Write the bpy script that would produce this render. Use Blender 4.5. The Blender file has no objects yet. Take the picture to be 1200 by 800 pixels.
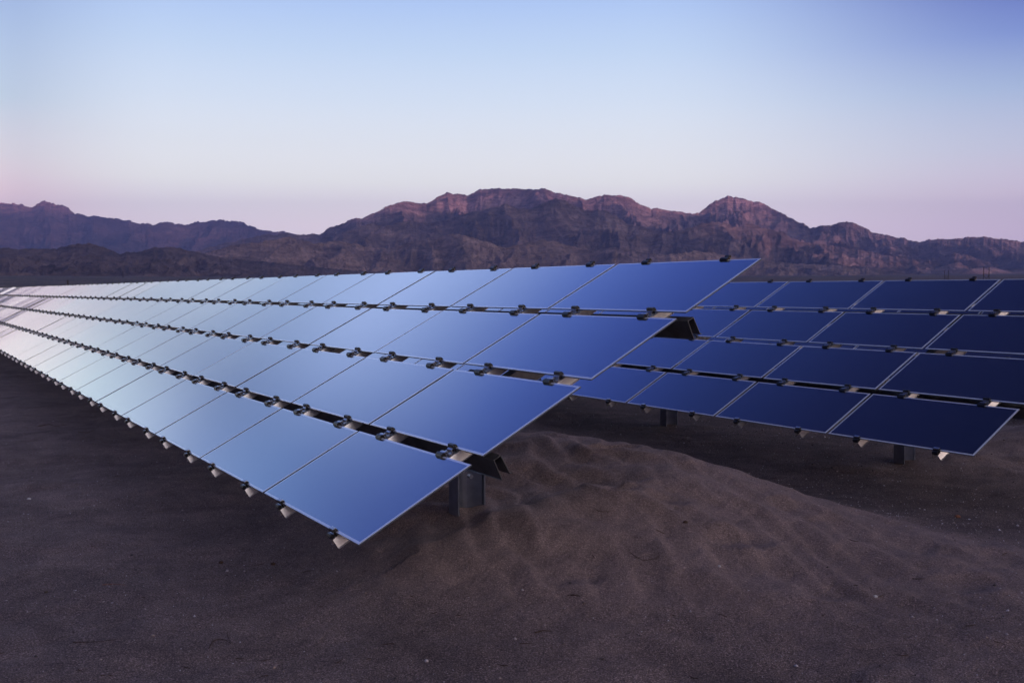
import bpy, math, random
import numpy as np
from mathutils import Matrix, Vector
random.seed(7); rng = np.random.default_rng(11)
scene = bpy.context.scene
COL = scene.collection
R = math.radians

# ------------------------------------------------------------------ camera
F_PX, W_PX = 1137.3, 1200.0
PITCH = R(-2.914)
cam_d = bpy.data.cameras.new("camera"); cam = bpy.data.objects.new("camera", cam_d); COL.objects.link(cam)
cam.location = (0, 0, 0); cam.rotation_euler = (R(90) + PITCH, 0, 0)
cam_d.sensor_width = 36; cam_d.lens = F_PX / W_PX * 36
cam_d.clip_start = 0.05; cam_d.clip_end = 60000
cam_d.dof.use_dof = True; cam_d.dof.focus_distance = 5.2; cam_d.dof.aperture_fstop = 9.0
scene.camera = cam
GZ = -1.48                                   # flat ground level below the lens

def ray(px, py):
    """direction through a point of the photograph (1200 x 800)"""
    a, b = (px - 600) / F_PX, (400 - py) / F_PX
    return np.array([a, math.cos(PITCH) - b * math.sin(PITCH), math.sin(PITCH) + b * math.cos(PITCH)])

# ------------------------------------------------------------------ noise
def _hash(ix, iy, seed):
    h = (ix.astype(np.int64) * 374761393 + iy.astype(np.int64) * 668265263 + seed * 1442695041) & 0xFFFFFFFF
    h = ((h ^ (h >> 13)) * 1274126177) & 0xFFFFFFFF
    return ((h ^ (h >> 16)) & 0xFFFFFF) / float(0xFFFFFF)
def vnoise(x, y, seed=0):
    """gradient noise, about -1..1"""
    ix, iy = np.floor(x), np.floor(y); fx, fy = x - ix, y - iy
    u, v = fx * fx * fx * (fx * (fx * 6 - 15) + 10), fy * fy * fy * (fy * (fy * 6 - 15) + 10)
    def g(dx, dy):
        a = _hash(ix + dx, iy + dy, seed) * 2 * math.pi
        return np.cos(a) * (fx - dx) + np.sin(a) * (fy - dy)
    return ((g(0, 0) * (1 - u) + g(1, 0) * u) * (1 - v) + (g(0, 1) * (1 - u) + g(1, 1) * u) * v) * 1.5
def fbm(x, y, seed=0, oct=4, gain=.5, lac=2.03):
    s, a, n = 0, 1, 0
    for i in range(oct):
        s = s + a * vnoise(x, y, seed + i * 17); n += a; a *= gain; x, y = x * lac + 3.1, y * lac - 1.7
    return s / n
def ridged(x, y, seed=0, oct=5, gain=.5, lac=2.1):
    s, a, n, w = 0, 1, 0, 1
    for i in range(oct):
        r = 1 - np.abs(vnoise(x, y, seed + i * 31)); r = r * r
        s = s + a * r * w; n += a; w = np.clip(r * 1.6, 0, 1); a *= gain; x, y = x * lac + 5.3, y * lac + 1.9
    return s / n
def sstep(a, b, x):
    t = np.clip((x - a) / (b - a), 0, 1); return t * t * (3 - 2 * t)

# ------------------------------------------------------------------ materials
def mat(name):
    m = bpy.data.materials.new(name); m.use_nodes = True
    nt = m.node_tree; b = nt.nodes["Principled BSDF"]
    return m, nt, b
def N(nt, typ, **kw):
    n = nt.nodes.new(typ)
    for k, v in kw.items():
        if k in n.inputs: n.inputs[k].default_value = v
        else: setattr(n, k, v)
    return n
def ramp(nt, fac, stops, interp='LINEAR'):
    r = nt.nodes.new('ShaderNodeValToRGB'); e = r.color_ramp.elements; r.color_ramp.interpolation = interp
    while len(e) < len(stops): e.new(0.5)
    for el, (p, c) in zip(e, stops):
        el.position = p; el.color = (*c, 1) if len(c) == 3 else c
    if fac is not None: nt.links.new(fac, r.inputs[0])
    return r
def noise(nt, vec, scale, detail=4, rough=.55, dist=0):
    n = N(nt, 'ShaderNodeTexNoise'); n.inputs['Scale'].default_value = scale; n.inputs['Detail'].default_value = detail
    n.inputs['Roughness'].default_value = rough; n.inputs['Distortion'].default_value = dist
    nt.links.new(vec, n.inputs['Vector']); return n
def mixc(nt, fac, a, b, blend='MIX'):
    m = nt.nodes.new('ShaderNodeMix'); m.data_type = 'RGBA'; m.blend_type = blend
    for s, v in ((0, fac), (6, a), (7, b)):
        if hasattr(v, 'default_value') or hasattr(v, 'links'): nt.links.new(v, m.inputs[s])
        elif s == 0: m.inputs[0].default_value = v
        else: m.inputs[s].default_value = (*v, 1)
    return m.outputs[2]
def bump(nt, b, h, strength, dist, prev=None):
    n = nt.nodes.new('ShaderNodeBump'); n.inputs['Strength'].default_value = strength; n.inputs['Distance'].default_value = dist
    nt.links.new(h, n.inputs['Height'])
    if prev is not None: nt.links.new(prev.outputs[0], n.inputs['Normal'])
    nt.links.new(n.outputs[0], b.inputs['Normal']); return n

def make_cell_glass():
    m, nt, b = mat("thin_film_glass")
    tc = N(nt, 'ShaderNodeTexCoord')
    n1 = noise(nt, tc.outputs['Object'], 260, 2, .6); n2 = noise(nt, tc.outputs['Object'], 3.0, 3)
    n3 = noise(nt, tc.outputs['Object'], 34, 3)
    r = ramp(nt, n1.outputs[0], [(.3, (.0012, .003, .011)), (.7, (.005, .009, .027))])
    dust = noise(nt, tc.outputs['Object'], 5.5, 5, .7); dr_ = ramp(nt, dust.outputs[0], [(.42, (0, 0, 0)), (.75, (.05, .05, .05))])
    sepd = N(nt, 'ShaderNodeSeparateXYZ'); nt.links.new(tc.outputs['Object'], sepd.inputs[0])
    dl = N(nt, 'ShaderNodeMapRange'); dl.inputs[1].default_value = -.24; dl.inputs[2].default_value = -.295; dl.inputs[4].default_value = .07; nt.links.new(sepd.outputs[1], dl.inputs[0])
    da = N(nt, 'ShaderNodeMath', operation='ADD'); nt.links.new(dr_.outputs[0], da.inputs[0]); nt.links.new(dl.outputs[0], da.inputs[1])
    bc = mixc(nt, da.outputs[0], r.outputs[0], (.16, .13, .12))
    nt.links.new(bc, b.inputs['Base Color'])
    rr = N(nt, 'ShaderNodeMapRange'); rr.inputs[3].default_value = .10; rr.inputs[4].default_value = .17
    nt.links.new(n2.outputs[0], rr.inputs[0]); nt.links.new(rr.outputs[0], b.inputs['Roughness'])
    oi = N(nt, 'ShaderNodeObjectInfo'); tr = ramp(nt, oi.outputs['Random'], [(0, (.34, .56, .95)), (.5, (.42, .64, 1)), (1, (.50, .70, 1))])
    nt.links.new(tr.outputs[0], b.inputs['Specular Tint'])
    b.inputs['IOR'].default_value = 2.0
    b.inputs['Coat Weight'].default_value = 1; b.inputs['Coat IOR'].default_value = 1.8; b.inputs['Coat Roughness'].default_value = .09
    b.inputs['Specular Tint'].default_value = (.40, .62, 1, 1)
    bump(nt, b, n1.outputs[0], .05, .0006)
    return m
def make_simple(name, col, rough, metal=0, var=.25, scale=30, bumpv=0, ior=1.45):
    m, nt, b = mat(name)
    tc = N(nt, 'ShaderNodeTexCoord')
    n = noise(nt, tc.outputs['Object'], scale, 4, .6)
    lo = tuple(c * (1 - var) for c in col); hi = tuple(min(1, c * (1 + var)) for c in col)
    r = ramp(nt, n.outputs[0], [(.3, lo), (.7, hi)])
    nt.links.new(r.outputs[0], b.inputs['Base Color'])
    b.inputs['Roughness'].default_value = rough; b.inputs['Metallic'].default_value = metal; b.inputs['IOR'].default_value = ior
    if bumpv: bump(nt, b, n.outputs[0], bumpv, .002)
    return m
M_GLASS = make_cell_glass()
M_EDGE = make_simple("clear_edge_glass", (.74, .80, .86), .20, 0, .05, 60)
_b = M_EDGE.node_tree.nodes["Principled BSDF"]; _b.inputs["Coat Weight"].default_value = 1; _b.inputs["Coat IOR"].default_value = 2.0; _b.inputs["Coat Roughness"].default_value = .12
M_SEAM = make_simple("dark_glass_side", (.10, .12, .15), .3, 0, .1, 60)
M_GALV = make_simple("galvanised_rail", (.66, .65, .64), .36, .8, .14, 22, .12)
M_PURL = make_simple("weathered_steel_purlin", (.15, .155, .165), .45, .8, .25, 9, .2)
M_POST = make_simple("galvanised_post", (.32, .36, .45), .28, .9, .16, 12, .15)
M_CLIP = make_simple("clip_metal", (.40, .42, .46), .32, .9, .2, 90)
M_RUBB = make_simple("black_rubber", (.012, .012, .014), .38, 0, .3, 120)
M_CABL = make_simple("black_cable_sheath", (.012, .012, .013), .45, 0, .3, 80)
M_WOOD = make_simple("weathered_pole_timber", (.07, .055, .045), .85, 0, .3, 4)
M_TWIG = make_simple("dry_twig", (.055, .032, .022), .9, 0, .4, 60)
M_TWIGR = make_simple("reddish_dry_twig", (.20, .085, .05), .9, 0, .3, 60)
M_PEB = make_simple("pebble_stone", (.26, .22, .20), .85, 0, .45, 14)
M_PALE = make_simple("pale_stone", (.50, .50, .52), .8, 0, .15, 60)

def make_gravel():
    m, nt, b = mat("mixed_gravel"); geo = N(nt, 'ShaderNodeNewGeometry')
    r = ramp(nt, geo.outputs['Random Per Island'], [(0, (.05, .045, .05)), (.35, (.16, .12, .11)), (.65, (.28, .23, .22)), (.88, (.42, .38, .40)), (1, (.62, .60, .66))])
    nt.links.new(r.outputs[0], b.inputs['Base Color']); b.inputs['Roughness'].default_value = .8; return m
M_GRAV = make_gravel()
def make_sand():
    m, nt, b = mat("desert_sand")
    geo = N(nt, 'ShaderNodeNewGeometry'); P = geo.outputs['Position']
    big = noise(nt, P, .9, 5, .6, .3); mid = noise(nt, P, 7, 5, .6); fine = noise(nt, P, 60, 4, .65); grain = noise(nt, P, 150, 2, .7)
    far = noise(nt, P, .02, 6, .7); scrub = noise(nt, P, .16, 5, .75)
    sand = ramp(nt, big.outputs[0], [(.3, (.205, .158, .150)), (.7, (.275, .213, .202))])
    track = noise(nt, P, 1.7, 6, .62, .8)
    dirt = ramp(nt, track.outputs[0], [(.32, (.125, .098, .096)), (.5, (.178, .140, .134)), (.68, (.235, .185, .175))]).outputs[0]
    # darker gravelly soil along the aisle; shade under the rows behind painted in
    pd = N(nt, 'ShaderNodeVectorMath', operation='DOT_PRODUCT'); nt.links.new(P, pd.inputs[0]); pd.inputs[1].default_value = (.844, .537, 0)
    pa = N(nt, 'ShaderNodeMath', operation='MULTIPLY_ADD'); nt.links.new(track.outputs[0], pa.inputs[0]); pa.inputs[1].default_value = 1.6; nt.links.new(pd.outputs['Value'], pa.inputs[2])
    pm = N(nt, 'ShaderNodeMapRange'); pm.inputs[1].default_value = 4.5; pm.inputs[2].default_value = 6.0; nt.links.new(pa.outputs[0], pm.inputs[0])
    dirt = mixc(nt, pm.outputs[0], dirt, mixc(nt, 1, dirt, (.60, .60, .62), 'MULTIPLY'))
    # wind blown sand on the mound, darker gravelly dirt elsewhere: stored per vertex by where the sand lies
    at = N(nt, 'ShaderNodeAttribute'); at.attribute_name = 'drift'
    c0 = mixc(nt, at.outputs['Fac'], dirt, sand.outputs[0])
    g = ramp(nt, grain.outputs[0], [(.34, (.45, .45, .45)), (.48, (.88, .88, .88)), (.58, (1.30, 1.28, 1.27)), (.68, (2.6, 2.5, 2.6))])
    gm = N(nt, 'ShaderNodeMapRange'); nt.links.new(at.outputs['Fac'], gm.inputs[0]); gm.inputs[3].default_value = 1; gm.inputs[4].default_value = .55
    c1 = mixc(nt, gm.outputs[0], c0, g.outputs[0], 'MULTIPLY')
    f = ramp(nt, fine.outputs[0], [(.3, (.72, .72, .72)), (.65, (1.15, 1.15, 1.15))])
    c2 = mixc(nt, .8, c1, f.outputs[0], 'MULTIPLY')
    md = ramp(nt, mid.outputs[0], [(.35, (.82, .82, .84)), (.6, (1.06, 1.05, 1.04))])
    c3 = mixc(nt, .8, c2, md.outputs[0], 'MULTIPLY')
    # the plain: scrub dotted ground far away
    sc = ramp(nt, scrub.outputs[0], [(.42, (.30, .30, .28)), (.56, (1, 1, 1))])
    fr = ramp(nt, far.outputs[0], [(.38, (.42, .42, .45)), (.62, (1.25, 1.2, 1.15))])
    c4 = mixc(nt, 1, (.15, .11, .095), sc.outputs[0], 'MULTIPLY'); c4 = mixc(nt, 1, c4, fr.outputs[0], 'MULTIPLY')
    vl = N(nt, 'ShaderNodeVectorMath', operation='LENGTH'); nt.links.new(P, vl.inputs[0])
    mr = N(nt, 'ShaderNodeMapRange'); mr.inputs[1].default_value = 25; mr.inputs[2].default_value = 110
    nt.links.new(vl.outputs['Value'], mr.inputs[0])
    c5 = mixc(nt, mr.outputs[0], c3, c4)
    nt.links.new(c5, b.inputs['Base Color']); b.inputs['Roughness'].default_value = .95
    b.inputs['Specular IOR Level'].default_value = .2
    mp = N(nt, 'ShaderNodeMapping'); nt.links.new(P, mp.inputs['Vector']); mp.inputs['Rotation'].default_value = (0, 0, R(38))
    wv = N(nt, 'ShaderNodeTexWave'); wv.wave_type = 'BANDS'; wv.bands_direction = 'X'; nt.links.new(mp.outputs[0], wv.inputs['Vector'])
    wv.inputs['Scale'].default_value = 3.1; wv.inputs['Distortion'].default_value = 9; wv.inputs['Detail'].default_value = 3; wv.inputs['Detail Scale'].default_value = .55; wv.inputs['Detail Roughness'].default_value = .6
    mm = N(nt, 'ShaderNodeMath', operation='MULTIPLY'); nt.links.new(wv.outputs['Fac'], mm.inputs[0]); nt.links.new(at.outputs['Fac'], mm.inputs[1])
    h0 = bump(nt, b, mm.outputs[0], .32, .007)
    h1 = bump(nt, b, mid.outputs[0], .5, .03, h0); h2 = bump(nt, b, fine.outputs[0], .8, .012, h1); bump(nt, b, grain.outputs[0], 1, .006, h2)
    return m
def make_rock(name, lo, hi, sc=1.0, cap_z=700):
    m, nt, b = mat(name)
    geo = N(nt, 'ShaderNodeNewGeometry'); P = geo.outputs['Position']
    mp = N(nt, 'ShaderNodeMapping'); nt.links.new(P, mp.inputs['Vector']); mp.inputs['Scale'].default_value = (1, 1, 3.2)
    n1 = noise(nt, mp.outputs[0], .0022 * sc, 8, .62, .6); n2 = noise(nt, P, .02 * sc, 6, .7); n3 = noise(nt, mp.outputs[0], .009 * sc, 6, .65, 1.2)
    r = ramp(nt, n1.outputs[0], [(.32, lo), (.5, tuple((a + c) / 2 for a, c in zip(lo, hi))), (.66, hi)])
    r3 = ramp(nt, n3.outputs[0], [(.36, (.60, .58, .62)), (.6, (1.18, 1.12, 1.08))])
    r2 = ramp(nt, n2.outputs[0], [(.35, (.7, .7, .7)), (.62, (1.12, 1.12, 1.12))])
    c = mixc(nt, .85, r.outputs[0], r3.outputs[0], 'MULTIPLY'); c = mixc(nt, .7, c, r2.outputs[0], 'MULTIPLY')
    # pale pinkish beds on the high ground, with the sunset glow painted in
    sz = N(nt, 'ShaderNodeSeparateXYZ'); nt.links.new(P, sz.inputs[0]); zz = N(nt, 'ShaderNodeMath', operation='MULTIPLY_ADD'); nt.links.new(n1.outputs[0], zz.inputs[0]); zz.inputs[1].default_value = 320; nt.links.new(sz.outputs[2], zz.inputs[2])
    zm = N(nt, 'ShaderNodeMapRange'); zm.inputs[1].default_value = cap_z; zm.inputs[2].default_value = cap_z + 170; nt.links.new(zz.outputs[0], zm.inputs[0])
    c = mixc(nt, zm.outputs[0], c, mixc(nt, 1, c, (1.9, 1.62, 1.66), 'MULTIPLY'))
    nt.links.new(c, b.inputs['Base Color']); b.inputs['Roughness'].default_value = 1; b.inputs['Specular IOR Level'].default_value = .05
    h = bump(nt, b, n3.outputs[0], .8, 60 / sc); bump(nt, b, n2.outputs[0], .7, 22 / sc, h)
    return m
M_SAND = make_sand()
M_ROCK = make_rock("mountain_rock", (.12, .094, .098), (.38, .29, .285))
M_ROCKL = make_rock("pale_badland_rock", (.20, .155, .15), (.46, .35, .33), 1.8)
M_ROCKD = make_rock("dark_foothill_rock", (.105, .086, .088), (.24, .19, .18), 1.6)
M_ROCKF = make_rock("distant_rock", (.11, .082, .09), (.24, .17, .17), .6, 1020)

# ------------------------------------------------------------------ helpers
def link_mesh(name, verts, faces, mats, parent=None, midx=None, smooth=False):
    me = bpy.data.meshes.new(name); me.from_pydata(verts, [], faces)
    for m in mats: me.materials.append(m)
    if midx is not None: me.polygons.foreach_set('material_index', midx)
    if smooth: me.polygons.foreach_set('use_smooth', [True] * len(faces))
    me.update()
    o = bpy.data.objects.new(name, me); COL.objects.link(o)
    if parent is not None: o.parent = parent
    return o
def grid_mesh(name, X, Y, Z, m, attr=None, closed=False):
    a, c = X.shape
    me = bpy.data.meshes.new(name)
    co = np.stack([X, Y, Z], -1).reshape(-1, 3).astype(np.float32)
    idx = np.arange(a * c).reshape(a, c)
    if closed: nx = np.roll(idx, -1, axis=1)
    else: nx = idx[:, 1:]; idx = idx[:, :-1]
    q = np.stack([idx[:-1], nx[:-1], nx[1:], idx[1:]], -1).reshape(-1, 4)
    me.vertices.add(len(co)); me.vertices.foreach_set('co', co.ravel())
    me.loops.add(q.size); me.loops.foreach_set('vertex_index', q.ravel().astype(np.int32))
    me.polygons.add(len(q)); me.polygons.foreach_set('loop_start', np.arange(0, q.size, 4, dtype=np.int32))
    me.polygons.foreach_set('use_smooth', np.ones(len(q), bool))
    me.update(calc_edges=True); me.validate()
    if attr is not None:
        at = me.attributes.new('drift', 'FLOAT', 'POINT'); at.data.foreach_set('value', attr.ravel().astype(np.float32))
    me.materials.append(m)
    o = bpy.data.objects.new(name, me); COL.objects.link(o); return o
class MB:
    def __init__(s): s.v = []; s.f = []; s.m = []
    def add(s, vs, fs, mi=0):
        k = len(s.v); s.v += [tuple(map(float, p)) for p in vs]; s.f += [tuple(i + k for i in f) for f in fs]; s.m += [mi] * len(fs)
    def box(s, x0, x1, y0, y1, z0, z1, mi=0, M=None):
        vs = [(x, y, z) for z in (z0, z1) for y in (y0, y1) for x in (x0, x1)]
        if M is not None: vs = [M @ Vector(p) for p in vs]
        s.add(vs, [(0, 2, 3, 1), (4, 5, 7, 6), (0, 1, 5, 4), (2, 6, 7, 3), (0, 4, 6, 2), (1, 3, 7, 5)], mi)
    def profile(s, pts, a, b, axis, mi=0, cuta=None, cutb=None):
        """closed polygon PTS (2D) extruded from a to b along axis; 'x': pts are (y,z); 'y': pts are (x,z); 'z': pts are (x,y)"""
        def P(p, t):
            return {'x': (t, p[0], p[1]), 'y': (p[0], t, p[1]), 'z': (p[0], p[1], t)}[axis]
        n = len(pts); vs = [P(p, a) for p in pts] + [P(p, b) for p in pts]
        fs = [(i, (i + 1) % n, n + (i + 1) % n, n + i) for i in range(n)] + [tuple(range(n))[::-1], tuple(range(n, 2 * n))]
        s.add(vs, fs, mi)
    def sheet(s, line, th, a, b, axis, mi=0):
        """an open polyline given thickness th, extruded: a folded metal section"""
        L = np.array(line, float); n = len(L); off = []
        for i in range(n):
            d = []
            if i: t = L[i] - L[i - 1]; d.append(np.array([-t[1], t[0]]) / np.hypot(*t))
            if i < n - 1: t = L[i + 1] - L[i]; d.append(np.array([-t[1], t[0]]) / np.hypot(*t))
            v = sum(d) / len(d); v = v / max(.4, v @ v); off.append(L[i] + v * th)
        for i in range(n - 1):
            s.profile([L[i], L[i + 1], off[i + 1], off[i]], a, b, axis, mi)
    def tube(s, pts, rad, n=6, mi=0):
        pts = [Vector(p) for p in pts]; k = len(s.v); rings = []
        for i, p in enumerate(pts):
            t = (pts[min(i + 1, len(pts) - 1)] - pts[max(i - 1, 0)]).normalized()
            a = t.orthogonal().normalized() if i == 0 else (pa - t * pa.dot(t)).normalized()
            pa = a; c = t.cross(a); r = rad[i] if hasattr(rad, '__len__') else rad
            rings.append([p + (a * math.cos(j * 2 * math.pi / n) + c * math.sin(j * 2 * math.pi / n)) * r for j in range(n)])
        vs = [v for g in rings for v in g]; fs = []
        for i in range(len(pts) - 1):
            for j in range(n):
                fs.append((i * n + j, i * n + (j + 1) % n, (i + 1) * n + (j + 1) % n, (i + 1) * n + j))
        fs.append(tuple(range(n))[::-1]); fs.append(tuple((len(pts) - 1) * n + j for j in range(n)))
        s.add(vs, fs, mi)
    def mesh(s, name, mats, smooth=False):
        me = bpy.data.meshes.new(name); me.from_pydata(s.v, [], s.f)
        for m in mats: me.materials.append(m)
        me.polygons.foreach_set('material_index', s.m)
        if smooth: me.polygons.foreach_set('use_smooth', [True] * len(s.f))
        me.update(); return me
def inst(name, me, parent=None, M=None, kind=None):
    o = bpy.data.objects.new(name, me); COL.objects.link(o)
    if parent is not None: o.parent = parent
    if M is not None: o.matrix_local = M
    if kind: o['kind'] = kind
    return o
def tag(o, label=None, cat=None, group=None, kind=None):
    if label: o['label'] = label
    if cat: o['category'] = cat
    if group: o['group'] = group
    if kind: o['kind'] = kind
    return o

# ------------------------------------------------------------------ array layout
AZ = R(-32.462)
D = np.array([math.sin(AZ), math.cos(AZ)])           # along the row, away from its near end
H = np.array([math.cos(AZ), -math.sin(AZ)])          # horizontally up the slope
ROWS = [dict(a=np.array([-.6278, 3.9136, -1.0269]), daz=0.0), dict(a=np.array([3.0817, 6.4324, -1.0894]), daz=R(.13))]
TILT = R(27.574)
PW, PH, PU, GAP = 1.2, .6, 1.226, .0675
VE = [0, .6, .6675, 1.2675, 1.335, 1.935, 2.0025, 2.6025]

# ------------------------------------------------------------------ ground
def drift_height(x, y):
    """wind blown sand heaped round the near end of the first row and along the aisle; x, y in metres"""
    x = np.asarray(x, float); y = np.asarray(y, float); sh = x.shape; x = x.ravel(); y = y.ravel()
    z = np.zeros_like(x); m = (np.abs(x - .8) < 6) & (y > 1) & (y < 14)
    if m.any():
        acc = np.zeros(m.sum())
        for (cx, cy, _), w in zip(DP, DW): acc += w * np.exp(-((x[m] - cx) ** 2 + (y[m] - cy) ** 2) / (2 * DS * DS))
        z[m] = acc
    z = z + .40 * np.exp(-(((x - 5.9) / 1.15) ** 2 + ((y - 8.5) / .9) ** 2) / 2)
    # spur running from the crown of the drift down past the post, with a wind scoured hollow behind it
    ax, ay, bx_, by_ = .48, 5.45, -.40, 4.93; L2 = (bx_ - ax) ** 2 + (by_ - ay) ** 2
    t = np.clip(((x - ax) * (bx_ - ax) + (y - ay) * (by_ - ay)) / L2, 0, 1); qx, qy = x - (ax + t * (bx_ - ax)), y - (ay + t * (by_ - ay))
    sd_ = (qx * -(by_ - ay) + qy * (bx_ - ax)) / math.sqrt(L2); dd = np.hypot(qx, qy)
    z = z + (.085 * (1 - .45 * t)) * np.exp(-(dd / np.where(sd_ < 0, .17, .42)) ** 2)
    for cx, cy, rx, ry, dp in ((.60, 5.44, .10, .075, .040), (.83, 5.35, .11, .06, .022), (1.18, 4.98, .12, .07, .024), (.68, 6.45, .13, .06, .035), (1.62, 5.55, .10, .07, .020), (2.2, 4.6, .12, .07, .016), (1.45, 4.45, .10, .07, .014), (.25, 4.55, .11, .07, .012)):
        e = ((x - cx) / rx) ** 2 + ((y - cy) / ry) ** 2
        z = z - dp * np.exp(-e) + dp * .45 * np.exp(-((np.sqrt(e) - 1.7) / .55) ** 2)
    return z.reshape(sh)
# heights of the wind blown drift at surveyed points (x, y, height)
DP = [(-.25,5.46,.25),(.13,7.5,.40),(.42,7.0,.43),(.70,6.6,.44),(1.09,6.2,.41),(1.4,5.9,.34),(1.95,6.1,.15),(2.5,6.1,.03),(.44,5.5,.31),(.1,6.2,.32),(.15,5.75,.26),
 (-.5,4.8,.09),(0,4.8,.17),(.5,4.8,.21),(1.0,4.8,.20),(1.5,4.9,.14),(2.2,4.8,.10),(.2,4.2,.04),(1,4.2,.05),(-.6,4.2,0),(.5,3.6,0),(1.5,3.5,0),(-.5,3.5,0),
 (-.8,5.6,.13),(-1.3,5.2,0),(-.5,6.2,.27),(-.9,6.8,.2),(-.4,7.4,.30),(-1.6,6.3,.02),(.8,7.8,.10),(1.5,7.1,.04),(2.1,6.8,.01),(.2,8.6,.14),(-.6,8.5,.2),(1.2,8.6,0),(2.4,8,0),(3.1,6.4,0),(-.4,10,.04),(-1.8,8.2,.05),(.3,10.2,0),(-2,5,0),(-1.3,4.3,0),(-2.4,9.5,0),(3.6,5.6,0),(3.4,7.4,0),(-2.6,6.8,0),(1.7,5.4,.21),(.9,5.4,.30),(2.3,5.3,.12),(2.9,5.0,.07),(2.0,4.4,.07),(2.7,4.2,.04),(1.3,3.9,.05),(.3,3.85,.04)]
DS = .62
_X = np.array([p[:2] for p in DP]); _K = np.exp(-((_X[:, None] - _X[None]) ** 2).sum(-1) / (2 * DS * DS))
DW = np.linalg.solve(_K + .06 * np.eye(len(DP)), np.array([p[2] for p in DP]))
def ground_z(x, y):
    r = np.hypot(x, y)
    d = drift_height(x, y)
    dr = sstep(.02, .12, d)
    near = 1 - sstep(25, 60, r)
    z = GZ + d
    z = z + near * (.035 * fbm(x * .55, y * .55, 3, 4) + .010 * fbm(x * 2.4, y * 2.4, 9, 4) + .004 * fbm(x * 9, y * 9, 21, 3))
    # wind ripples on the drift
    wx = x + .16 * vnoise(x * 1.3, y * 1.3, 40) + .05 * vnoise(x * 4, y * 4, 41)
    wy = y + .16 * vnoise(x * 1.3 + 9, y * 1.3, 42) + .05 * vnoise(x * 4, y * 4 + 7, 43)
    ph = (wx * .86 + wy * .30) / .19
    amp = .35 + .65 * (vnoise(x * 1.1, y * 1.1, 50) * .5 + .5)
    tri = (ph - np.floor(ph)); rip = np.where(tri < .68, tri / .68, (1 - tri) / .32); rip = rip * rip * (3 - 2 * rip)
    z = z + near * dr * amp * .018 * (rip - .5)
    ph2 = (wx * .5 + wy * .75) / .42
    z = z + near * dr * .012 * np.sin(ph2 * 2 * math.pi)
    # footprint-like hollow and its rim near the crown of the drift
    # low wavy ridge where the drift ends towards the camera
    z = z + near * .010 * np.abs(vnoise(x * 2.6, y * 2.6, 60)) + near * .012 * sstep(.25, .6, vnoise(x * 1.7 + 4, y * 1.7, 61))
    # alluvial plain climbing to the mountains
    rr = np.maximum(r - 500, 0)
    z = z + rr * .0185 * sstep(0, 1500, rr) + (1 - near) * sstep(60, 900, r) * 1.2 * fbm(x * .004, y * .004, 77, 4)
    return z
def build_ground():
    rs = [0.3]
    while rs[-1] < 30000:
        r = rs[-1]
        rs.append(r + (.25 if r < 2.6 else r * .0036 if r < 9 else r * .009 if r < 20 else r * .035))
    rs = np.array(rs)
    az = np.concatenate([np.arange(-34, 34, .065), np.arange(34, 326, 2.0)])
    az = np.radians(az)
    A, RR = np.meshgrid(az, rs)
    X, Y = RR * np.sin(A), RR * np.cos(A)
    Z = ground_z(X, Y)
    dr = sstep(-.01, .11, drift_height(X, Y) + .035 * fbm(X * 1.6, Y * 1.6, 33, 4))
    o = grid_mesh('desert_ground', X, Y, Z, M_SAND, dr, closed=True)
    # centre cap so that the sheet has no hole under the camera
    tag(o, 'dark brown sandy desert floor', None, None, 'structure')
build_ground()

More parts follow.
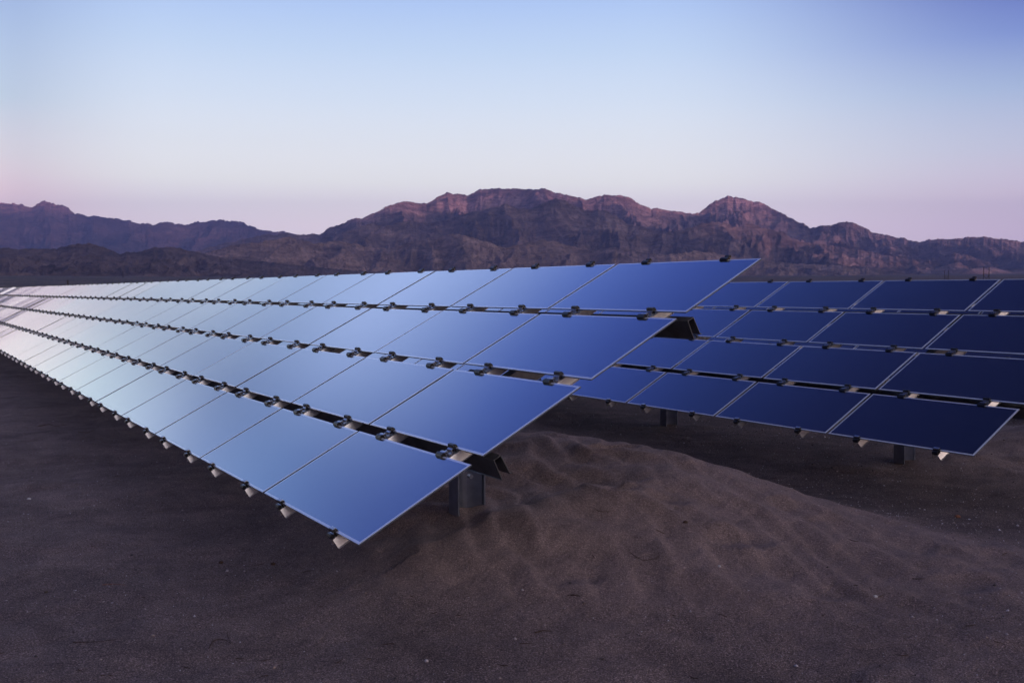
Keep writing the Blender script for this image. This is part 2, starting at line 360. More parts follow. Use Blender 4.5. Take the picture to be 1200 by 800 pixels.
# ------------------------------------------------------------------ mountains
def range_mesh(name, label, sky, r_toe, r_crest, r_back, m, seed, spur=420., amp=.34, power=1.0, nr=150, step=1.1, jag=.0030, wide=False):
    xs = np.array([p[0] for p in sky], float); ys = np.array([p[1] for p in sky], float)
    # the chain goes on beyond the edges of the photograph
    xs = np.concatenate([[-2600, -1900, -1500, -1150, -900, -700, -520], xs, [1620, 1800, 2050, 2400, 3000]]) if wide else xs
    if wide: ys = np.concatenate([ys[0] + np.array([14, -6, 10, -12, 4, -8, 3]) * 1.5, ys, ys[-1] - np.array([6, 14, 4, 16, 0])])
    px = np.concatenate([np.arange(xs[0], -350, 7.0), np.arange(max(xs[0], -350), min(xs[-1], 1480) + .1, step), np.arange(1487, xs[-1], 7.0)])
    py = np.interp(px, xs, ys)
    t_el, azs = [], []
    for a, b_ in zip(px, py):
        d = ray(a, b_); azs.append(math.atan2(d[0], d[1])); t_el.append(d[2] / math.hypot(d[0], d[1]))
    az = np.array(azs); te = np.array(t_el)
    te = te + jag * fbm(az * 95, az * 0 + seed, seed, 5, .68) + .0006 * np.abs(vnoise(az * 420, az * 0 + 3.3, seed + 2))
    rc = r_crest * (1 + .05 * vnoise(az * 9, az * 0 + .5, seed + 5))
    T = np.concatenate([np.linspace(0, 1, nr) ** .9, 1 + np.linspace(.02, 1, nr // 4)])
    TT, AA = np.meshgrid(T, az, indexing='ij'); TE = np.broadcast_to(te, TT.shape); RC = np.broadcast_to(rc, TT.shape)
    toe = r_toe * (1 + .06 * vnoise(AA * 14, AA * 0 + 3.5, seed + 8))
    RAD = np.where(TT <= 1, toe + (RC - toe) * TT, RC + (r_back - r_crest) * (TT - 1))
    X, Y = RAD * np.sin(AA), RAD * np.cos(AA)
    base = ground_z(toe * np.sin(AA), toe * np.cos(AA)) - 14
    S = TE * RC
    tc = np.clip(TT, 0, 1)
    Zp = base + (S - base) * tc ** power
    wx = X + .45 * spur * vnoise(X / spur / 1.5, Y / spur / 1.5, seed + 60); wy = Y + .45 * spur * vnoise(X / spur / 1.5, Y / spur / 1.5 + 7, seed + 61)
    rg = ridged(wx / spur, wy / (spur * 2.4), seed + 70, 6, .50)
    rg2 = ridged((wx * .9 + wy * .25) / (spur * .30), wy / (spur * .8), seed + 170, 5, .55)
    env = np.clip(tc * 3.0, 0, 1) * np.clip((1 - tc) * 3.6 + .12, 0, 1)
    Z = Zp - (S - base) * (amp * 1.9 * (.95 - rg) + amp * .38 * (.9 - rg2)) * env
    # harder beds standing out as steps
    q = Z / 46 + .5 * vnoise(X / 900, Y / 900, seed + 95); st = q - np.floor(q); Z = Z + (S - base) * .022 * (sstep(.35, .65, st) - st) * env
    cap = TE * RAD * .992
    over = np.maximum(Z - cap, 0); Z = np.where((TT < .995) & (over > 0), cap - .02 * over, Z)
    crest = (TT >= .995) & (TT <= 1.001); Z = np.where(crest, S, Z)
    back = TT > 1.001
    Z = np.where(back, S + (-60 - S) * (TT - 1) * 1.05, Z)
    o = grid_mesh(name, X, Y, Z, m)
    tag(o, label, None, None, 'structure')
    return o
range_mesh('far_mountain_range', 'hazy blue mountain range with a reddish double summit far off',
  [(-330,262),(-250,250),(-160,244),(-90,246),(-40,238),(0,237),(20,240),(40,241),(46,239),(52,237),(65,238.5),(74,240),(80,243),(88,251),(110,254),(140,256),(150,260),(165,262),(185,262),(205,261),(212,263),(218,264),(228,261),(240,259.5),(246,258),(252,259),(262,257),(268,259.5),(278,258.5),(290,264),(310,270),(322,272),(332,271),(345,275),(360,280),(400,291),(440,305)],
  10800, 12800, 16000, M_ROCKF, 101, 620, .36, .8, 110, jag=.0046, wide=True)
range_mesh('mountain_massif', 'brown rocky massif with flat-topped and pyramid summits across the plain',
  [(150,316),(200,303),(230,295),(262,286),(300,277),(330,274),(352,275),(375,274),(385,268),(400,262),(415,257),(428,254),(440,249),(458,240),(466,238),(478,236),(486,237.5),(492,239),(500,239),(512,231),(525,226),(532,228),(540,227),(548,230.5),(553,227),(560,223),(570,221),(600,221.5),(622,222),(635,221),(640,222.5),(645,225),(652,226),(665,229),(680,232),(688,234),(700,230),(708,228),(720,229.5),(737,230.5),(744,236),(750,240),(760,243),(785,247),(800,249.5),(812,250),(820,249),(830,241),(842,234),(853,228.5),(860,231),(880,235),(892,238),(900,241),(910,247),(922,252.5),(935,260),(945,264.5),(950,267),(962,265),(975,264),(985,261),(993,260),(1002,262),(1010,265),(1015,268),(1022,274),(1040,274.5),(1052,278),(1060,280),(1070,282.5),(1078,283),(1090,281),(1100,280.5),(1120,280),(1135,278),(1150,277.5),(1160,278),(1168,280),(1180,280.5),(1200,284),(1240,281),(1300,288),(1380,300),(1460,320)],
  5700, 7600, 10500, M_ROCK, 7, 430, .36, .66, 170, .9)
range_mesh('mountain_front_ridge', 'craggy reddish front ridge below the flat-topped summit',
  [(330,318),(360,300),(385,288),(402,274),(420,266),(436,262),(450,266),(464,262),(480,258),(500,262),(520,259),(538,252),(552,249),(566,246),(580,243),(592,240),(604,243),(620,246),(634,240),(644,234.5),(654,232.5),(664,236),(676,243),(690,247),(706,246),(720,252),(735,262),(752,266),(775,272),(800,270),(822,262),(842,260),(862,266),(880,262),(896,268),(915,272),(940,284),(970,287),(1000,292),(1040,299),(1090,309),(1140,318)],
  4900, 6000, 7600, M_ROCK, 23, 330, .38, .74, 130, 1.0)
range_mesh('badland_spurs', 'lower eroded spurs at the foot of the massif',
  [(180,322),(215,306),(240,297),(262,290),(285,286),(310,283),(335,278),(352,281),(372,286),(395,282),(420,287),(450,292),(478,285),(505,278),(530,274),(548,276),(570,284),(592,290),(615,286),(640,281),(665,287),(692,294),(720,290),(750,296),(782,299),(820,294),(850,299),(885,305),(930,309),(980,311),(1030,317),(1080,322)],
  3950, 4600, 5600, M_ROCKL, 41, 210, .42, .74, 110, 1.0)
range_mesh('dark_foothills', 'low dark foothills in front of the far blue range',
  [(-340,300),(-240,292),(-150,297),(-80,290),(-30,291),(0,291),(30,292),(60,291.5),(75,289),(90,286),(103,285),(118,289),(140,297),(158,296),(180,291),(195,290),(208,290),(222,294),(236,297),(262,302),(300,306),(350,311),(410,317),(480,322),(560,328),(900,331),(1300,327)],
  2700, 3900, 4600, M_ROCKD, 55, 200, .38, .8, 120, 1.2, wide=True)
# unseen ridge added behind the camera to shade the plain and lower slopes
def back_ridge():
    n = 400; az = np.radians(np.linspace(95, 215, n)); T = np.linspace(-1, 1, 41)
    TT, AA = np.meshgrid(T, az, indexing='ij')
    RAD = 9000 + 1200 * TT
    hgt = 900 + 60 * fbm(AA * 9, AA * 0 + 2.2, 200, 4)
    Z = -30 + hgt * (1 - np.abs(TT)) ** .9 + 50 * fbm(RAD / 500, AA * 30, 210, 4) * (1 - TT ** 2)
    o = grid_mesh('added_shade_ridge', RAD * np.sin(AA), RAD * np.cos(AA), Z, M_ROCK)
    tag(o, 'unseen ridge added on the sunset side to shade the valley', None, None, 'structure')
back_ridge()

# ------------------------------------------------------------------ panels, rails, clips
def panel_mesh():
    b = MB(); w, h, e, t = PW / 2, PH / 2, .0130, .0075
    o = [(-w, -h), (w, -h), (w, h), (-w, h)]; i_ = [(-w + e, -h + e), (w - e, -h + e), (w - e, h - e), (-w + e, h - e)]
    c = .0012                                          # ground edge of the glass
    oc = [(-w + c, -h + c), (w - c, -h + c), (w - c, h - c), (-w + c, h - c)]
    vs = [(*p, 0) for p in i_] + [(*p, 0) for p in oc] + [(*p, -c) for p in o] + [(*p, -t) for p in o]
    b.add(vs, [(0, 1, 2, 3)], 0)
    for k in range(4):
        l = (k + 1) % 4
        b.add([vs[4 + k], vs[4 + l], vs[l], vs[k]], [(0, 1, 2, 3)], 1)
        b.add([vs[8 + k], vs[8 + l], vs[4 + l], vs[4 + k]], [(0, 1, 2, 3)], 1)
        b.add([vs[12 + k], vs[12 + l], vs[8 + l], vs[8 + k]], [(0, 1, 2, 3)], 2)
    b.add(vs[12:], [(3, 2, 1, 0)], 0)
    return b.mesh('solar_panel', [M_GLASS, M_EDGE, M_SEAM])
ME_PANEL = panel_mesh()
ZR, RD = -.022, .040                                    # top of the rails, their depth
def rail_mesh():
    b = MB()
    prof = [(-.044, -RD), (-.035, -RD), (-.019, 0), (.019, 0), (.035, -RD), (.044, -RD)]
    b.sheet([(x, z + ZR) for x, z in prof], -.003, -.026, VE[7] + .022, 'y')
    return b.mesh('mounting_rail', [M_GALV])
ME_RAIL = rail_mesh()
def clip_meshes():
    g = GAP / 2
    # in the gap between two rows of panels: a folded saddle bolted to the rail, a black pad on each glass edge
    b = MB()
    b.sheet([(-g + .004, .0135), (-g + .016, .0140), (-.010, .0105), (-.006, -.010), (.002, -.012), (.008, -.012), (.012, .004), (g - .012, .006), (g - .008, .0165), (g + .004, .0175)], -.0030, -.022, .022, 'x')
    b.box(-.020, .020, -.012, .014, ZR + .001, -.0155); b.box(-.0225, .0225, -g + .003, -g + .014, ZR + .002, .008)
    b.profile([(-.003 + .006 * math.cos(k), .004 + .006 * math.sin(k)) for k in np.linspace(0, 6.28, 7)[:-1]], -.006, .006, 'x')
    mid = b.mesh('panel_clip', [M_CLIP])
    p = MB()
    p.profile([(-g - .018, .0005), (-g - .017, .0090), (-g - .008, .0165), (-g + .004, .0175), (-g + .010, .011), (-g + .010, -.012), (-g + .004, -.018), (-g + .002, -.009), (-g + .002, .0005)], -.029, .025, 'x')
    lowpad = p.mesh('rubber_pad', [M_RUBB])
    p = MB()
    p.profile([(g + .014, .0005), (g + .013, .0110), (g + .006, .0205), (g - .006, .0215), (g - .011, .013), (g - .0095, -.010), (g - .002, -.014), (g - .002, .0005)], -.024, .024, 'x')
    upad = p.mesh('rubber_pad', [M_RUBB])
    # at the lower edge of the array (glass edge at y = 0, panel towards +y)
    b = MB(); b.sheet([(.010, .0125), (-.004, .0140), (-.008, -.004), (-.022, -.006), (-.026, ZR + .001), (-.006, ZR + .003)], -.0028, -.020, .020, 'x')
    lo = b.mesh('panel_clip', [M_CLIP])
    p = MB(); p.profile([(.013, .0005), (.012, .0085), (.004, .0135), (-.006, .0135), (-.010, .004), (-.009, -.018), (-.002, -.020), (-.002, .0005)], -.023, .023, 'x')
    p.profile([(-.012, -.012), (-.014, .000), (-.024, .002), (-.032, -.006), (-.030, -.020), (-.018, -.0215)], -.022, .022, 'x')
    lop = p.mesh('rubber_pad', [M_RUBB])
    # at the upper edge (glass edge at y = 0, panel towards -y)
    b = MB(); b.sheet([(-.008, .0080), (.004, .0110), (.009, .004), (.020, .002), (.024, ZR + .002)], -.0028, -.019, .019, 'x')
    hi = b.mesh('panel_clip', [M_CLIP])
    p = MB(); p.profile([(-.017, .0005), (-.015, .0080), (-.005, .0130), (.008, .0130), (.012, .005), (.011, -.016), (.002, -.018), (.002, .0005)], -.030, .024, 'x')
    p.profile([(.014, .006), (.018, .014), (.030, .015), (.034, .008), (.030, -.002), (.018, -.004)], -.016, .016, 'x')
    hip = p.mesh('rubber_pad', [M_RUBB])
    return dict(mid=(mid, [lowpad, upad]), lo=(lo, [lop]), hi=(hi, [hip]))
CL = clip_meshes()
PURV = (.7445, 2.0475)                                  # where the two purlins run, up the slope
def purlin_mesh(length):
    b = MB(); zt = ZR - RD - .003
    b.sheet([(-.030, -.103 + zt), (-.026, -.100 + zt), (-.022, zt), (.022, zt), (.026, -.100 + zt), (.036, -.103 + zt)], -.0035, -length, 0, 'x')
    return b.mesh('purlin', [M_PURL])
def post_mesh(h):
    b = MB(); t = .009; L, Wd = .100, .052
    # I-section: web up the slope, flanges along the row
    b.box(-Wd, Wd, -L, -L + t, -h, 0); b.box(-.006, .016, L - t, L, -h, 0)
    k = 14; arc = [(-.004 - .072 * math.sin(math.pi * i / k) , -L + t + (2 * L - 2 * t) * i / k) for i in range(k + 1)]
    b.sheet(arc, -.006, -h, 0, 'z')
    b.tube([(.0, .0, -h + .70), (.028, .0, -h + .70)], .013, 6)
    return b.mesh('post', [M_POST])

def build_array(a, az, name, label, ncol, npart, ngone, clips_part, first_post, posts, tilt=TILT, nrail_part=60, jitter=0.0, bent=None):
    d = np.array([math.sin(az), math.cos(az)]); h = np.array([math.cos(az), -math.sin(az)])
    root = bpy.data.objects.new(name, None); COL.objects.link(root)
    mid = a[:2] + d * first_post + h * (VE[7] / 2 * math.cos(tilt))
    gz = float(ground_z(np.array(mid[0]), np.array(mid[1])))
    root.location = (mid[0], mid[1], gz); root.rotation_euler = (0, 0, math.atan2(-d[1], -d[0]))
    root.empty_display_size = .3
    tag(root, label, 'solar array', 'rows of tilted solar panels')
    # slope frame in the root's space: x towards the near end of the row, y up the slope, z out of the glass
    o = Vector((first_post, -(VE[7] / 2 * math.cos(tilt)), a[2] - gz))
    S = Matrix.Translation(o) @ Matrix.Rotation(tilt, 4, 'X')
    stuff_p, stuff_r, stuff_c = MB(), MB(), MB()
    pv = [tuple(v.co) for v in ME_PANEL.vertices]; pf = [(tuple(p.vertices), p.material_index) for p in ME_PANEL.polygons]
    def merge(dst, me, M, mo=0):
        k = len(dst.v); dst.v += [tuple(M @ v.co) for v in me.vertices]
        for p in me.polygons: dst.f.append(tuple(i + k for i in p.vertices)); dst.m.append(p.material_index + mo)
    # which clips show largest: the nearest to the camera
    clipdist = []
    for c in range(ncol):
        for rx in (.265, .935):
            for k in range(5):
                s = c * PU + rx; v = [0, .634, 1.301, 1.969, 2.6025][k]
                p = a + np.array([*(d * s), 0]) + np.array([*(h * v * math.cos(tilt)), v * math.sin(tilt)])
                vis = abs(p[0] / p[1]) < .56 and c >= ngone
                clipdist.append((np.linalg.norm(p) + (0 if vis else 500), c, rx, k))
    keep = {(c, rx, k) for _, c, rx, k in sorted(clipdist)[:clips_part]}
    pan = []
    for c in range(ncol):
        for r_ in range(4):
            cx = -(c * PU + PW / 2); cy = VE[2 * r_] + PH / 2
            p = a[:2] - d * cx + h * cy * math.cos(tilt)
            vis = abs(p[0] / p[1]) < .60
            pan.append((np.hypot(*p) + (0 if vis else 500), c, r_))
    keepp = {(c, r_) for _, c, r_ in sorted(pan)[:npart]}
    rg = random.Random(hash(name) % 1 + 5 + ncol)
    for c in range(ncol):
        dx, dy_, dz_ = rg.gauss(0, .0012), 0, rg.gauss(0, .0008)
        for r_ in range(4):
            cx = -(c * PU + PW / 2) + dx; cy = VE[2 * r_] + PH / 2
            j = .0013 + .00022 * c
            M = S @ Matrix.Translation((cx + rg.gauss(0, .0012), cy, dz_)) @ Matrix.Rotation(rg.gauss(0, j), 4, 'X') @ Matrix.Rotation(rg.gauss(0, j * .8), 4, 'Y')
            if (c, r_) in keepp: inst('solar_panel', ME_PANEL, root, M)
            else: merge(stuff_p, ME_PANEL, M)
        for rx in (.265, .935):
            M0 = S @ Matrix.Translation((-(c * PU + rx) + rg.gauss(0, .004), 0, 0))
            if c < nrail_part: inst('mounting_rail', ME_RAIL, root, M0)
            else: merge(stuff_r, ME_RAIL, M0)
            for k in range(5):
                typ = 'lo' if k == 0 else 'hi' if k == 4 else 'mid'
                M1 = M0 @ Matrix.Translation((rg.gauss(0, .003), [0, .63375, 1.30125, 1.96875, VE[7]][k], 0))
                cm, pads = CL[typ]
                if (c, rx, k) in keep:
                    co = inst('panel_clip', cm, root, M1)
                    for pm in pads: inst('rubber_pad', pm, co)
                else:
                    merge(stuff_c, cm, M1, 0)
                    for pm in pads: merge(stuff_c, pm, M1, 1)
    if stuff_p.v: inst('solar_panel', stuff_p.mesh('distant_panels', [M_GLASS, M_EDGE, M_SEAM]), root, None, 'stuff')
    if stuff_r.v: inst('mounting_rail', stuff_r.mesh('distant_rails', [M_GALV]), root, None, 'stuff')
    if stuff_c.v: inst('panel_clip', stuff_c.mesh('distant_clips', [M_CLIP, M_RUBB]), root, None, 'stuff')
    L = ncol * PU
    pm = purlin_mesh(L - .06)
    for v in PURV: inst('purlin', pm, root, S @ Matrix.Translation((-.038, v, 0)))
    # posts with a sloping beam on each
    zt = ZR - RD - .107
    bm_ = MB(); bm_.sheet([(-.04, zt), (.04, zt), (.04, zt - .11), (-.04, zt - .11)], .004, .45, 2.2, 'y'); beam_me = bm_.mesh('tilt_beam', [M_PURL])
    for i in range(posts):
        s = first_post + i * 2.98
        if s > L: break
        inst('tilt_beam', beam_me, root, S @ Matrix.Translation((-s, 0, 0)))
        p = a[:2] + d * s + h * (VE[7] / 2 * math.cos(tilt))
        g = float(ground_z(np.array(p[0]), np.array(p[1])))
        top = a[2] + VE[7] / 2 * math.sin(tilt) - .30
        hh = top - g + .5
        inst('post', post_mesh(hh), root, Matrix.Translation((first_post - s, 0, top - gz)))
    return root, S
nearA, S_near = build_array(ROWS[0]['a'], AZ, 'solar_array', 'long near row of blue solar panels whose end post stands in the sand drift', 62, 100, 0, 100, 1.10, 20, jitter=1, nrail_part=50)
build_array(ROWS[1]['a'], AZ + ROWS[1]['daz'], 'solar_array', 'dark navy row of solar panels partly hidden behind the near row', 26, 36, 0, 64, 1.33, 8, nrail_part=8)
third = ROWS[1]['a'] + np.array([*(H * 4.40), .0])
build_array(third, AZ, 'solar_array', 'row of solar panels glimpsed through the gaps of the dark navy row', 20, 0, 0, 0, 1.33, 6, nrail_part=0)

# cables and connectors under the middle gap of the near row
def cables():
    b = MB(); y0 = 1.305
    b.tube([(-.99, y0 - .07, -.045), (-.80, y0 - .01, -.052), (-.74, y0 + .004, -.060), (-.60, y0 + .012, -.10), (-.50, y0 + .07, -.09)], .0045)
    b.tube([(-.50, y0 + .06, -.06), (-.46, y0, -.055), (-.42, y0 - .03, -.058), (-.40, y0 - .09, -.06)], .0045)
    o = inst('cable', b.mesh('cable', [M_CABL], True), nearA, S_near)
    b = MB()
    for x in (-.44, -.53): b.profile([(y0 - .030, -.045), (y0 + .030, -.045), (y0 + .026, -.070), (y0 - .026, -.070)], x - .028, x + .022, 'x')
    inst('cable_connector', b.mesh('cable_connector', [M_CABL]), nearA, S_near)
    b = MB(); b.box(-1.16, -1.02, y0 - .028, y0 + .030, -.060, -.035)
    inst('junction_plate', b.mesh('junction_plate', [M_PURL]), nearA, S_near)
cables()

# ------------------------------------------------------------------ poles far away
def pylon(px, py_top, py_base, dist, label, kind):
    d = ray(px, py_base); az = math.atan2(d[0], d[1]); x, y = dist * math.sin(az), dist * math.cos(az)
    g = float(ground_z(np.array(x), np.array(y)))
    dt = ray(px, py_top); top = dist * dt[2] / math.hypot(dt[0], dt[1]); h = top - g
    if kind == 'h':
        root = bpy.data.objects.new('power_pylon', None); COL.objects.link(root); root.location = (x, y, g); root.rotation_euler = (0, 0, -az + R(12))
        tag(root, label, 'pylon', 'power line pylons on the plain')
        w = h * .15; 
        for sx in (-1, 1):
            b = MB(); b.tube([(sx * w, 0, -1), (sx * w * .9, 0, h)], [h * .030, h * .018], 8); inst('pole', b.mesh('pole', [M_WOOD]), root)
        b = MB(); b.box(-w * 1.25, w * 1.25, -.18, .18, h * .60, h * .62); inst('crossarm', b.mesh('crossarm', [M_WOOD]), root)
        b = MB()
        b.tube([(-w, 0, h * .12), (w, 0, h * .58)], h * .014, 6); b.tube([(w, 0, h * .12), (-w, 0, h * .58)], h * .014, 6)
        inst('cross_brace', b.mesh('cross_brace', [M_WOOD]), root)
    else:
        root = bpy.data.objects.new('utility_pole', None); COL.objects.link(root); root.location = (x, y, g); root.rotation_euler = (0, 0, -az)
        tag(root, label, 'pole', 'poles on the plain')
        b = MB(); b.tube([(0, 0, -1), (0, 0, h)], [h * .05, h * .035], 8); inst('pole', b.mesh('pole', [M_WOOD]), root)
        b = MB(); b.box(-h * .10, h * .10, -.1, .1, h * .90, h * .93); inst('crossarm', b.mesh('crossarm', [M_WOOD]), root)
pylon(1109, 316.5, 334, 1500, 'shorter and fainter of the two twin-poled pylons on the plain', 'h')
pylon(1155.5, 313, 334, 1350, 'taller of the two twin-poled pylons on the plain', 'h')
pylon(79.6, 328, 340, 420, 'single dark pole above the far end of the near panel row', 'p')
pylon(144.5, 318, 338, 2100, 'faint thin pole in front of the dark foothills beyond the near row', 'p')

# ------------------------------------------------------------------ loose things on the ground
def ico():
    import bmesh
    bm = bmesh.new(); bmesh.ops.create_icosphere(bm, subdivisions=1, radius=1)
    v = np.array([p.co[:] for p in bm.verts]); f = [tuple(x.index for x in q.verts) for q in bm.faces]; bm.free(); return v, f
IV, IF = ico()
def hit(px, py):
    d = ray(px, py); t = .5
    for _ in range(900):
        p = d * t
        if p[2] < float(ground_z(np.array(p[0]), np.array(p[1]))): break
        t += .01 + t * .0008
    return p
def gravel():
    n = 36000
    az = np.radians(rng.uniform(-31, 31, n)); r = 2.85 * (4.4 ** (rng.random(n) ** 1.15)); x, y = r * np.sin(az), r * np.cos(az)
    dens = .16 + .84 * sstep(-.05, .45, fbm(x * .9, y * .9, 321, 3) + .55 * sstep(.8, 3, x)); dr = drift_height(x, y)
    keep = rng.random(n) < dens * (1 - .80 * sstep(.03, .16, dr)); x, y = x[keep], y[keep]; n = len(x)
    z = ground_z(x, y); sz = .0016 + .0030 * rng.random(n) ** 3 + (rng.random(n) < .012) * .006 + .0022 * rng.random(n) * sstep(1, 2.6, x) + .0007 * np.maximum(np.hypot(x, y) - 5, 0) * (rng.random(n) < .35)
    ov = np.array([(1, 0, 0), (0, 1, 0), (-1, 0, 0), (0, -1, 0), (0, 0, 1), (0, 0, -1)], float)
    of = np.array([(0, 1, 4), (1, 2, 4), (2, 3, 4), (3, 0, 4), (1, 0, 5), (2, 1, 5), (3, 2, 5), (0, 3, 5)])
    v = ov[None] * (sz[:, None] * np.stack([np.ones(n), .6 + .5 * rng.random(n), .5 + .35 * rng.random(n)], -1))[:, None, :] * (.75 + .5 * rng.random((n, 6, 1)))
    a = rng.random(n) * 6.28; c, q = np.cos(a)[:, None], np.sin(a)[:, None]
    V = np.stack([v[..., 0] * c - v[..., 1] * q + x[:, None], v[..., 0] * q + v[..., 1] * c + y[:, None], v[..., 2] + (z + sz * .25)[:, None]], -1).reshape(-1, 3)
    Fi = (of[None] + (np.arange(n) * 6)[:, None, None]).reshape(-1, 3)
    me = bpy.data.meshes.new('gravel'); me.vertices.add(len(V)); me.vertices.foreach_set('co', V.astype(np.float32).ravel())
    me.loops.add(Fi.size); me.loops.foreach_set('vertex_index', Fi.ravel().astype(np.int32))
    me.polygons.add(len(Fi)); me.polygons.foreach_set('loop_start', np.arange(0, Fi.size, 3, dtype=np.int32)); me.update(calc_edges=True)
    me.materials.append(M_GRAV); tag(inst('gravel', me), 'small scattered pebbles on the sandy ground', None, None, 'stuff')
gravel()
def litter():
    b = MB()
    for i in range(150):
        az = R(random.uniform(-31, 31)); r = 3.0 * 3.2 ** random.random(); x, y = r * math.sin(az), r * math.cos(az)
        if float(drift_height(np.array(x), np.array(y))) > .1 and random.random() < .7: continue
        a = random.uniform(-.5, .5) + (math.pi if random.random() < .5 else 0); L = random.uniform(.015, .055); pts = []
        for k in range(4):
            q = (x + math.cos(a) * L * k / 3, y + math.sin(a) * L * k / 3); a += random.uniform(-.4, .4)
            pts.append((*q, float(ground_z(np.array(q[0]), np.array(q[1]))) + .002))
        b.tube(pts, [.0014, .0018, .0014, .0006], 4)
    o = inst('plant_litter', b.mesh('plant_litter', [M_TWIG])); tag(o, 'tiny dry bits of twig strewn over the sand', None, None, 'stuff')
litter()
def twig(pix, label, rad=.0022, m=M_TWIG):
    w = [hit(*p) for p in pix]; b = MB(); c = w[0]
    pts = [(p[0] - c[0], p[1] - c[1], float(ground_z(np.array(p[0]), np.array(p[1]))) - c[2] + .003) for p in w]
    b.tube(pts, [rad * (1 - .6 * i / (len(pts) - 1)) for i in range(len(pts))], 6)
    o = inst('dry_twig', b.mesh('dry_twig', [m])); o.location = c
    tag(o, label, 'twig', 'dry twigs lying on the sand')
twig([(245, 760), (249, 753), (256, 750), (264, 751), (270, 755), (266, 744), (267, 741)], 'hooked dark twig lying near the bottom edge of the sand')
twig([(86, 754), (100, 753), (114, 753), (122, 752), (136, 750)], 'long straight thin twig flat on the ground, lowest one', .0018)
twig([(45, 500), (58, 497), (64, 500), (78, 498)], 'crooked dark twig on bare sand beside a pale stone', .0035)
twig([(92, 507), (104, 507), (112, 503), (118, 498)], 'bent twig farther along from the pale stone', .003)
twig([(120, 686), (133, 685), (147, 686)], 'short reddish twig in the middle of the bare sand', .0018, M_TWIGR)
twig([(738, 648), (745, 653), (753, 657), (762, 658), (769, 656), (773, 652)], 'curled wiry twig on the slope of the sand drift', .0014)
twig([(699, 600), (706, 602), (712, 600), (716, 602)], 'short crooked twig below the dimple on the drift', .0018)
twig([(627, 742), (636, 740), (645, 741)], 'little dark twig at the foot of the drift', .0028)
def stone(px, py, s, label, m, seed):
    p = hit(px, py); rr = np.random.default_rng(seed)
    v = IV * s * np.array([1, .75, .6]) * (1 + .22 * (rr.random((len(IV), 1)) - .5))
    o = link_mesh('stone', v.tolist(), IF, [m], smooth=False); o.location = (p[0], p[1], float(ground_z(np.array(p[0]), np.array(p[1]))) + s * .3)
    tag(o, label, 'stone', 'single stones on the sand')
stone(34, 585, .016, 'pale bluish stone alone on the bare sand', M_PALE, 1)
stone(54, 695, .012, 'dark stone on the flat sand near the low edge', M_WOOD, 2)
stone(259, 660, .016, 'dark lump of earth on sand below the near panels', M_TWIG, 3)
stone(320, 662, .016, 'dark clod closer to the near row\'s lowest corner', M_TWIG, 4)
stone(803, 613, .014, 'small dark stone on the upper slope of the drift', M_TWIG, 5)
stone(843, 665, .010, 'light pebble lying low on the drift flank', M_PALE, 6)
stone(1026, 700, .011, 'small white stone on dark ground beyond the drift', M_PALE, 7)
stone(1122, 606, .022, 'reddish stone among gravel in front of the dark row', M_TWIGR, 8)

# ------------------------------------------------------------------ sky and light
world = bpy.data.worlds.new("World"); scene.world = world; world.use_nodes = True
nt = world.node_tree; nt.nodes.clear()
out = nt.nodes.new('ShaderNodeOutputWorld'); bg = nt.nodes.new('ShaderNodeBackground'); nt.links.new(bg.outputs[0], out.inputs[0])
tc = nt.nodes.new('ShaderNodeTexCoord')
nrm = N(nt, 'ShaderNodeVectorMath', operation='NORMALIZE'); nt.links.new(tc.outputs['Generated'], nrm.inputs[0])
sep = N(nt, 'ShaderNodeSeparateXYZ'); nt.links.new(nrm.outputs[0], sep.inputs[0])
def s2l(c): return tuple((x / 255 / 12.92 if x / 255 <= .04045 else ((x / 255 + .055) / 1.055) ** 2.4) for x in c)
def Rmp(stops): return ramp(nt, sep.outputs[2], stops)
zf = lambda deg: math.sin(R(deg))
hi = [(zf(29), (.128, .232, .74)), (zf(33), (.063, .122, .53)), (zf(38), (.030, .060, .26)), (zf(44), (.012, .020, .10)), (zf(53), (.0055, .0085, .036)), (1, (.004, .006, .026))]
left = Rmp([(0, (.80, .55, .62)), (zf(3.5), (.88, .60, .64)), (zf(5.3), (.883, .624, .637)), (zf(7.2), (.758, .684, .70)), (zf(10), (.501, .621, .731)), (zf(12.8), (.392, .519, .719)), (zf(16.5), (.26, .38, .70)), (zf(21), (.225, .375, .77)), (zf(28), (.125, .215, .70))] + hi[1:])
centre = Rmp([(0, (.85, .72, .78)), (zf(3.8), (.93, .80, .84)), (zf(6.3), (.926, .917, .853)), (zf(8.5), (.787, .823, .828)), (zf(10.9), (.648, .737, .823)), (zf(13.7), (.498, .628, .795)), (zf(16.5), (.37, .51, .775)), (zf(20.5), (.42, .55, .90)), (zf(23.5), (.33, .46, .83))] + hi)
right = Rmp([(0, (.66, .52, .62)), (zf(3.3), (.72, .57, .65)), (zf(5.1), (.735, .618, .66)), (zf(7.5), (.58, .597, .684)), (zf(10.5), (.382, .49, .675)), (zf(13.2), (.20, .29, .61)), (zf(16.5), (.085, .128, .504)), (zf(24), (.07, .11, .42))] + hi[3:])
def scale_ramp(r, pts):
    xs, fs = zip(*pts)
    for e in r.color_ramp.elements:
        f = float(np.interp(math.degrees(math.asin(min(1, e.position))), xs, fs)); e.color = tuple(c * f for c in e.color[:3]) + (1,)
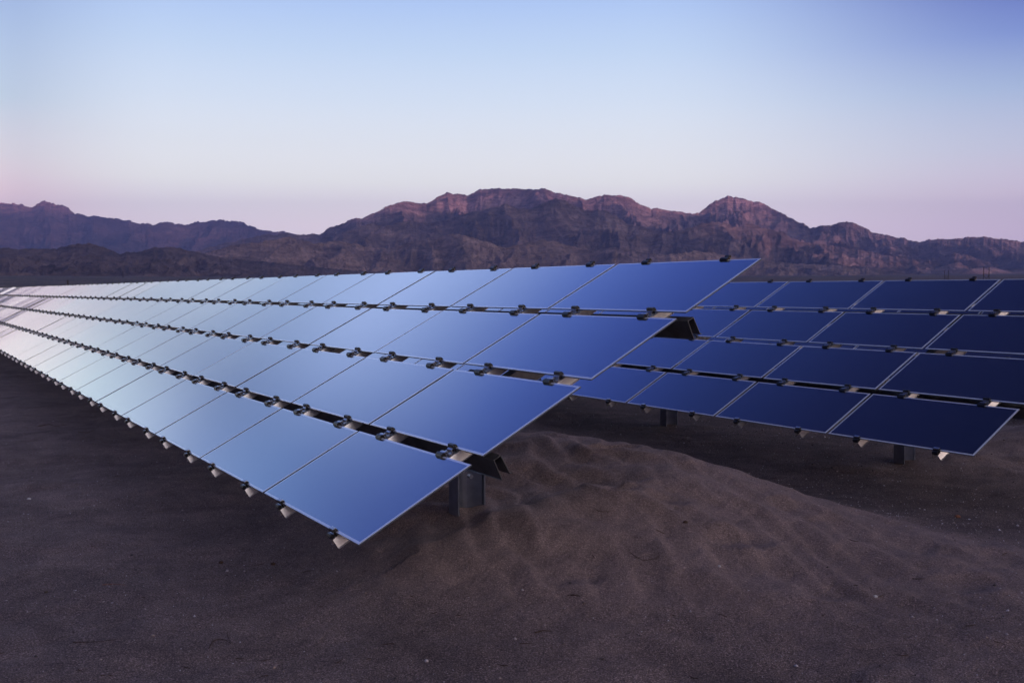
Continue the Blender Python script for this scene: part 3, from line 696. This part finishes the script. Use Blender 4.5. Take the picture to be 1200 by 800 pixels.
# the low sky is seen through kilometres of haze: its own radiance is higher
scale_ramp(left, [(3, 1.62), (5.3, 1.36), (7.2, 1.12), (10, .95), (12.8, .91), (16.5, .83), (21, 1.0)])
scale_ramp(centre, [(3, 1.5), (6.3, 1.27), (8.5, 1.19), (10.9, 1.13), (13.7, 1.09), (16.5, 1.06), (20.5, 1.3), (23.5, 1.25), (28, 1.03), (32, 1.0)])
scale_ramp(right, [(3, 1.5), (5.1, 1.40), (7.5, 1.21), (10.5, 1.05), (13.2, .95), (16.5, .76), (24, 1.0)])
azn = N(nt, 'ShaderNodeMath', operation='ARCTAN2'); nt.links.new(sep.outputs[0], azn.inputs[0]); nt.links.new(sep.outputs[1], azn.inputs[1])
def azmap(a0, a1):
    m_ = N(nt, 'ShaderNodeMapRange'); m_.interpolation_type = 'SMOOTHSTEP'; m_.inputs[1].default_value = R(a0); m_.inputs[2].default_value = R(a1)
    nt.links.new(azn.outputs[0], m_.inputs[0]); return m_.outputs[0]
base_c = mixc(nt, azmap(-32, -19), left.outputs[0], centre.outputs[0]); base_c = mixc(nt, azmap(7, 30), base_c, right.outputs[0])
low = ramp(nt, sep.outputs[2], [(0, (1.62, 2.0, 1.78)), (zf(4), (1.62, 2.05, 1.80)), (zf(7), (1.86, 2.05, 1.82)), (zf(14), (2.5, 2.3, 1.98)), (zf(21), (1.38, 1.38, 1.32)), (zf(28), (1, 1, 1))])
bright_side = mixc(nt, 1, left.outputs[0], low.outputs[0], 'MULTIPLY')
base_c = mixc(nt, azmap(-26, -34), base_c, bright_side)
dim_side = mixc(nt, 1, left.outputs[0], (.42, .42, .46), 'MULTIPLY')
base_c = mixc(nt, azmap(-48, -80), base_c, dim_side)
warm = Rmp([(0, (1.0, .48, .30)), (zf(6), (1.5, .90, .66)), (zf(14), (1.9, 1.45, 1.25)), (zf(28), (1.8, 1.6, 1.55)), (zf(42), (.8, .8, .9)), (zf(60), (.07, .08, .14)), (1, (.004, .006, .026))])
SUN_AZ = R(128)                                        # compass-like: 0 = +y, clockwise towards +x
sd = N(nt, 'ShaderNodeVectorMath', operation='DOT_PRODUCT'); nt.links.new(nrm.outputs[0], sd.inputs[0]); sd.inputs[1].default_value = (math.sin(SUN_AZ), math.cos(SUN_AZ), 0)
mr = N(nt, 'ShaderNodeMapRange'); mr.inputs[1].default_value = .30; mr.inputs[2].default_value = .97; mr.interpolation_type = 'SMOOTHSTEP'
nt.links.new(sd.outputs['Value'], mr.inputs[0])
c = mixc(nt, mr.outputs[0], base_c, warm.outputs[0])
nt.links.new(c, bg.inputs[0]); bg.inputs[1].default_value = 1.0
sun_d = bpy.data.lights.new('sun', 'SUN'); sun_d.energy = 5.0; sun_d.angle = R(1.4); sun_d.color = (1, .50, .56)
sun = bpy.data.objects.new('sun', sun_d); COL.objects.link(sun)
EL = R(1.3)
sun.rotation_euler = Vector((math.sin(SUN_AZ) * math.cos(EL), math.cos(SUN_AZ) * math.cos(EL), math.sin(EL))).to_track_quat('Z', 'Y').to_euler()

hm = bpy.data.materials.new('haze_air'); hm.use_nodes = True; hn = hm.node_tree; hn.nodes.clear()
ho = hn.nodes.new('ShaderNodeOutputMaterial'); hv = hn.nodes.new('ShaderNodeVolumePrincipled'); hn.links.new(hv.outputs[0], ho.inputs['Volume'])
hv.inputs['Color'].default_value = (.34, .46, 1, 1); hv.inputs['Density'].default_value = 7.0e-5; hv.inputs['Anisotropy'].default_value = .0
b = MB(); b.box(-15500, 15500, -10600, 16500, -90, 1500)
hz = inst('haze', b.mesh('haze', [hm])); tag(hz, 'thin bluish evening haze over the plain', None, None, 'stuff')

vs = scene.view_settings
vs.view_transform = 'Standard'; vs.look = 'None'; vs.gamma = 1; vs.exposure = .5; vs.use_curve_mapping = False
